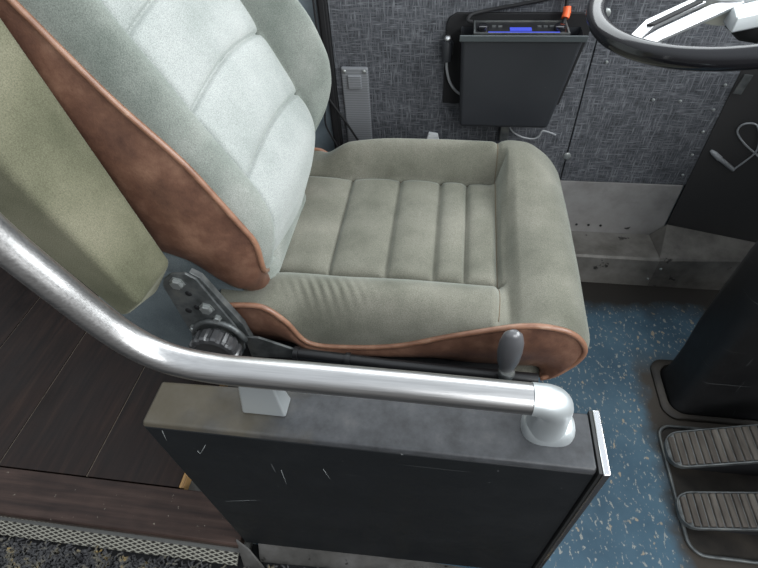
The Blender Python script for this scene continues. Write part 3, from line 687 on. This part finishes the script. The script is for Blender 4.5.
# ------------------------------------------------------------------ column boot on the floor
bt = thing('column_boot', 'tall black column boot standing on the floor beside the pedals', 'boot', (.82, .85, 0))
def rrect(x0, x1, y0, y1, r, z, n=7):
    P = []
    for cx, cy, a0 in ((x1 - r, y1 - r, 0), (x0 + r, y1 - r, PI / 2), (x0 + r, y0 + r, PI), (x1 - r, y0 + r, 3 * PI / 2)):
        for i in range(n + 1):
            a_ = a0 + PI / 2 * i / n; P.append((cx + r * math.cos(a_), cy + r * math.sin(a_), z))
    return P
bm = bmesh.new(); rings = []
for (z, ins, r) in ((.003, 0, .035), (.012, .004, .035), (.05, .010, .034), (.14, .012, .034), (.25, .010, .036), (.38, .010, .04), (.50, .014, .045), (.62, .020, .05)):
    rings.append([bm.verts.new((x + .02 * z * (1 if i > 15 else 0) + .003 * noise.noise(Vector((x * 20, y * 20, z * 9))), y + .02 * z, zz)) for i, (x, y, zz) in enumerate(rrect(.655 + ins, .93, .775 + ins, .935 - ins, r, z))])
for A, Bq in zip(rings, rings[1:]):
    for k in range(len(A)): bm.faces.new((A[k], A[(k + 1) % len(A)], Bq[(k + 1) % len(A)], Bq[k]))
bm.faces.new(rings[-1]); bm.faces.new(rings[0][::-1])
finish('sleeve', bm, 'boot', bt)
bm = bmesh.new(); rings = []
for ins, z in ((-.022, .0), (-.022, .007), (-.016, .011), (-.003, .012), (.0, .004)):
    rings.append([bm.verts.new(p) for p in rrect(.655 + ins, .93 - ins, .775 + ins * .7, .935 - ins, .042, z + .0005)])
for A, Bq in zip(rings, rings[1:]):
    for k in range(len(A)): bm.faces.new((A[k], A[(k + 1) % len(A)], Bq[(k + 1) % len(A)], Bq[k]))
finish('flange', bm, 'pan', bt, angle=50)

# ------------------------------------------------------------------ pedal pan and pedals
pp = thing('pedal_pan', 'dark metal pan with thin bright lip around the two pedals', 'pan', (.8, .57, 0))
outl = rrect(.607, 1.10, .412, .735, .035, 0)
bm = bmesh.new(); f_ = bm.faces.new([bm.verts.new((x, y, .0012)) for x, y, z in outl]); r_ = bmesh.ops.extrude_face_region(bm, geom=[f_])
for v_ in [g_ for g_ in r_['geom'] if isinstance(g_, bmesh.types.BMVert)]: v_.co.z = .004
finish('tray', bm, 'pan', pp, smooth=False)
bm = bmesh.new(); tube(bm, [(x, y, .007) for x, y, z in outl], .0042, 8, closed=True); finish('lip', bm, 'steel', pp)
def pedal(x0, y0, y1, slope, label):
    x1 = .90
    t = thing('pedal', label, 'pedal', (x0, (y0 + y1) / 2, .004), 'ribbed floor pedals')
    def zz(x): return .030 + slope * (x - x0)
    yc = (y0 + y1) / 2; hw = (y1 - y0) / 2
    sil = []
    for i in range(13):
        a_ = PI / 2 + PI * i / 12; sil.append((x0 + .034 + .034 * math.cos(a_), yc + hw * math.copysign(abs(math.sin(a_)) ** .7, math.sin(a_))))
    sil += [(x1, y0 + .002), (x1, y1 - .002)]
    b = bmesh.new(); lo = [b.verts.new((x, y, zz(x) - .014)) for x, y in sil]; hi = [b.verts.new((x, y, zz(x))) for x, y in sil]
    b.faces.new(lo[::-1]); b.faces.new(hi)
    for i in range(len(sil)): b.faces.new((lo[i], lo[(i + 1) % len(sil)], hi[(i + 1) % len(sil)], hi[i]))
    plate = finish('pedal_plate', b, 'steel', t, smooth=False, bevel=.0015, seg=2)
    b = bmesh.new(); x = x0 + .008
    while x < x1 - .01:
        h = hw * min(1, math.sqrt(max(0, 1 - ((x0 + .034 - x - .006) / .034) ** 2)) if x < x0 + .034 else 1) - .004
        hexa(b, [(x, yc - h, zz(x) - .001), (x + .0125, yc - h, zz(x + .0125) - .001), (x + .0125, yc + h, zz(x + .0125) - .001), (x, yc + h, zz(x) - .001)],
             [(x + .001, yc - h, zz(x) + .006), (x + .0115, yc - h, zz(x + .0125) + .006), (x + .0115, yc + h, zz(x + .0125) + .006), (x + .001, yc + h, zz(x) + .006)])
        x += .0150
    finish('rubber_pad', b, 'rubber', t, bevel=.0015, seg=2)
    b = bmesh.new(); tube(b, [(x, y, zz(x) + .002) for x, y in sil], .0022, 6, closed=True); finish('edge_band', b, 'steel', plate)
    b = bmesh.new(); xb_ = .63
    hexa(b, [(xb_, yc - hw * .7, .0045), (x1, yc - hw * .7, .0045), (x1, yc + hw * .7, .0045), (xb_, yc + hw * .7, .0045)], [(xb_, yc - hw * .6, zz(xb_) - .015), (x1, yc - hw * .6, zz(x1) - .015), (x1, yc + hw * .6, zz(x1) - .015), (xb_, yc + hw * .6, zz(xb_) - .015)]); finish('pedal_base', b, 'blackmatte', t, smooth=False)
pedal(.604, .605, .698, .47, 'brown ribbed pedal next to the black column boot')
pedal(.594, .460, .543, .30, 'brown ribbed pedal nearest the camera at the bottom right')

# ------------------------------------------------------------------ bristle mat in the aisle (uncountable pile)
bm = bmesh.new()
def tuft(x, y):
    z0 = -.062; h = random.uniform(.014, .030); a_ = random.uniform(0, 2 * PI); w = random.uniform(.0016, .0030); l = random.uniform(.006, .016)
    dx, dy = math.cos(a_) * l, math.sin(a_) * l; px, py = -math.sin(a_) * w, math.cos(a_) * w
    p = [(x, y, z0), (x + dx * .3, y + dy * .3, z0 + h * .6), (x + dx * .8, y + dy * .8, z0 + h), (x + dx * 1.5, y + dy * 1.5, z0 + h * .75)]
    A = [bm.verts.new((q[0] + px, q[1] + py, q[2])) for q in p]; C_ = [bm.verts.new((q[0] - px, q[1] - py, q[2])) for q in p]
    for i in range(3): bm.faces.new((A[i], A[i + 1], C_[i + 1], C_[i]))
for i in range(13000):
    x = random.uniform(-1.18, .33); y = random.uniform(.08, .280)
    if x < -.37 and y > .257: continue
    tuft(x, y)
tag(finish('floor_mat', bm, 'pile'), 'dark grey bristly floor mat with yellowish flecks along the aisle', 'mat', kind='stuff')

# ------------------------------------------------------------------ light
w = bpy.data.worlds.new('world'); S.world = w; w.use_nodes = True; nt = w.node_tree
bg = nt.nodes['Background']; tc = nt.nodes.new('ShaderNodeTexCoord'); sx = nt.nodes.new('ShaderNodeSeparateXYZ'); rp = nt.nodes.new('ShaderNodeValToRGB')
nt.links.new(tc.outputs['Generated'], sx.inputs[0]); nt.links.new(sx.outputs['Z'], rp.inputs[0]); nt.links.new(rp.outputs[0], bg.inputs[0])
e = rp.color_ramp.elements; e[0].position = 0; e[0].color = (.16, .16, .16, 1); e[1].position = .8; e[1].color = (.80, .86, .92, 1)
bg.inputs[1].default_value = 1.05
def area(name, loc, target, sx_, sy_, power, colr):
    l = bpy.data.lights.new(name, 'AREA'); l.shape = 'RECTANGLE'; l.size = sx_; l.size_y = sy_; l.energy = power; l.color = colr
    o = bpy.data.objects.new(name, l); COL.objects.link(o); o.location = loc
    o.rotation_euler = (Vector(target) - Vector(loc)).to_track_quat('-Z', 'Y').to_euler(); return o
area('windscreen_daylight', (2.0, .45, 2.0), (-.3, .9, .7), 2.2, 1.2, 84, (.94, .98, 1.0))
area('door_window_daylight', (1.1, -1.5, 1.9), (-.1, 1.1, .7), 1.2, 1.2, 34, (.97, .99, 1.0))
area('side_window_daylight', (.1, 1.95, 1.85), (.0, .5, .6), 2.4, .9, 26, (.93, .98, 1.0))
S.view_settings.view_transform = 'Standard'; S.view_settings.look = 'None'; S.view_settings.gamma = 1; S.view_settings.use_curve_mapping = False
S.view_settings.exposure = 0.12
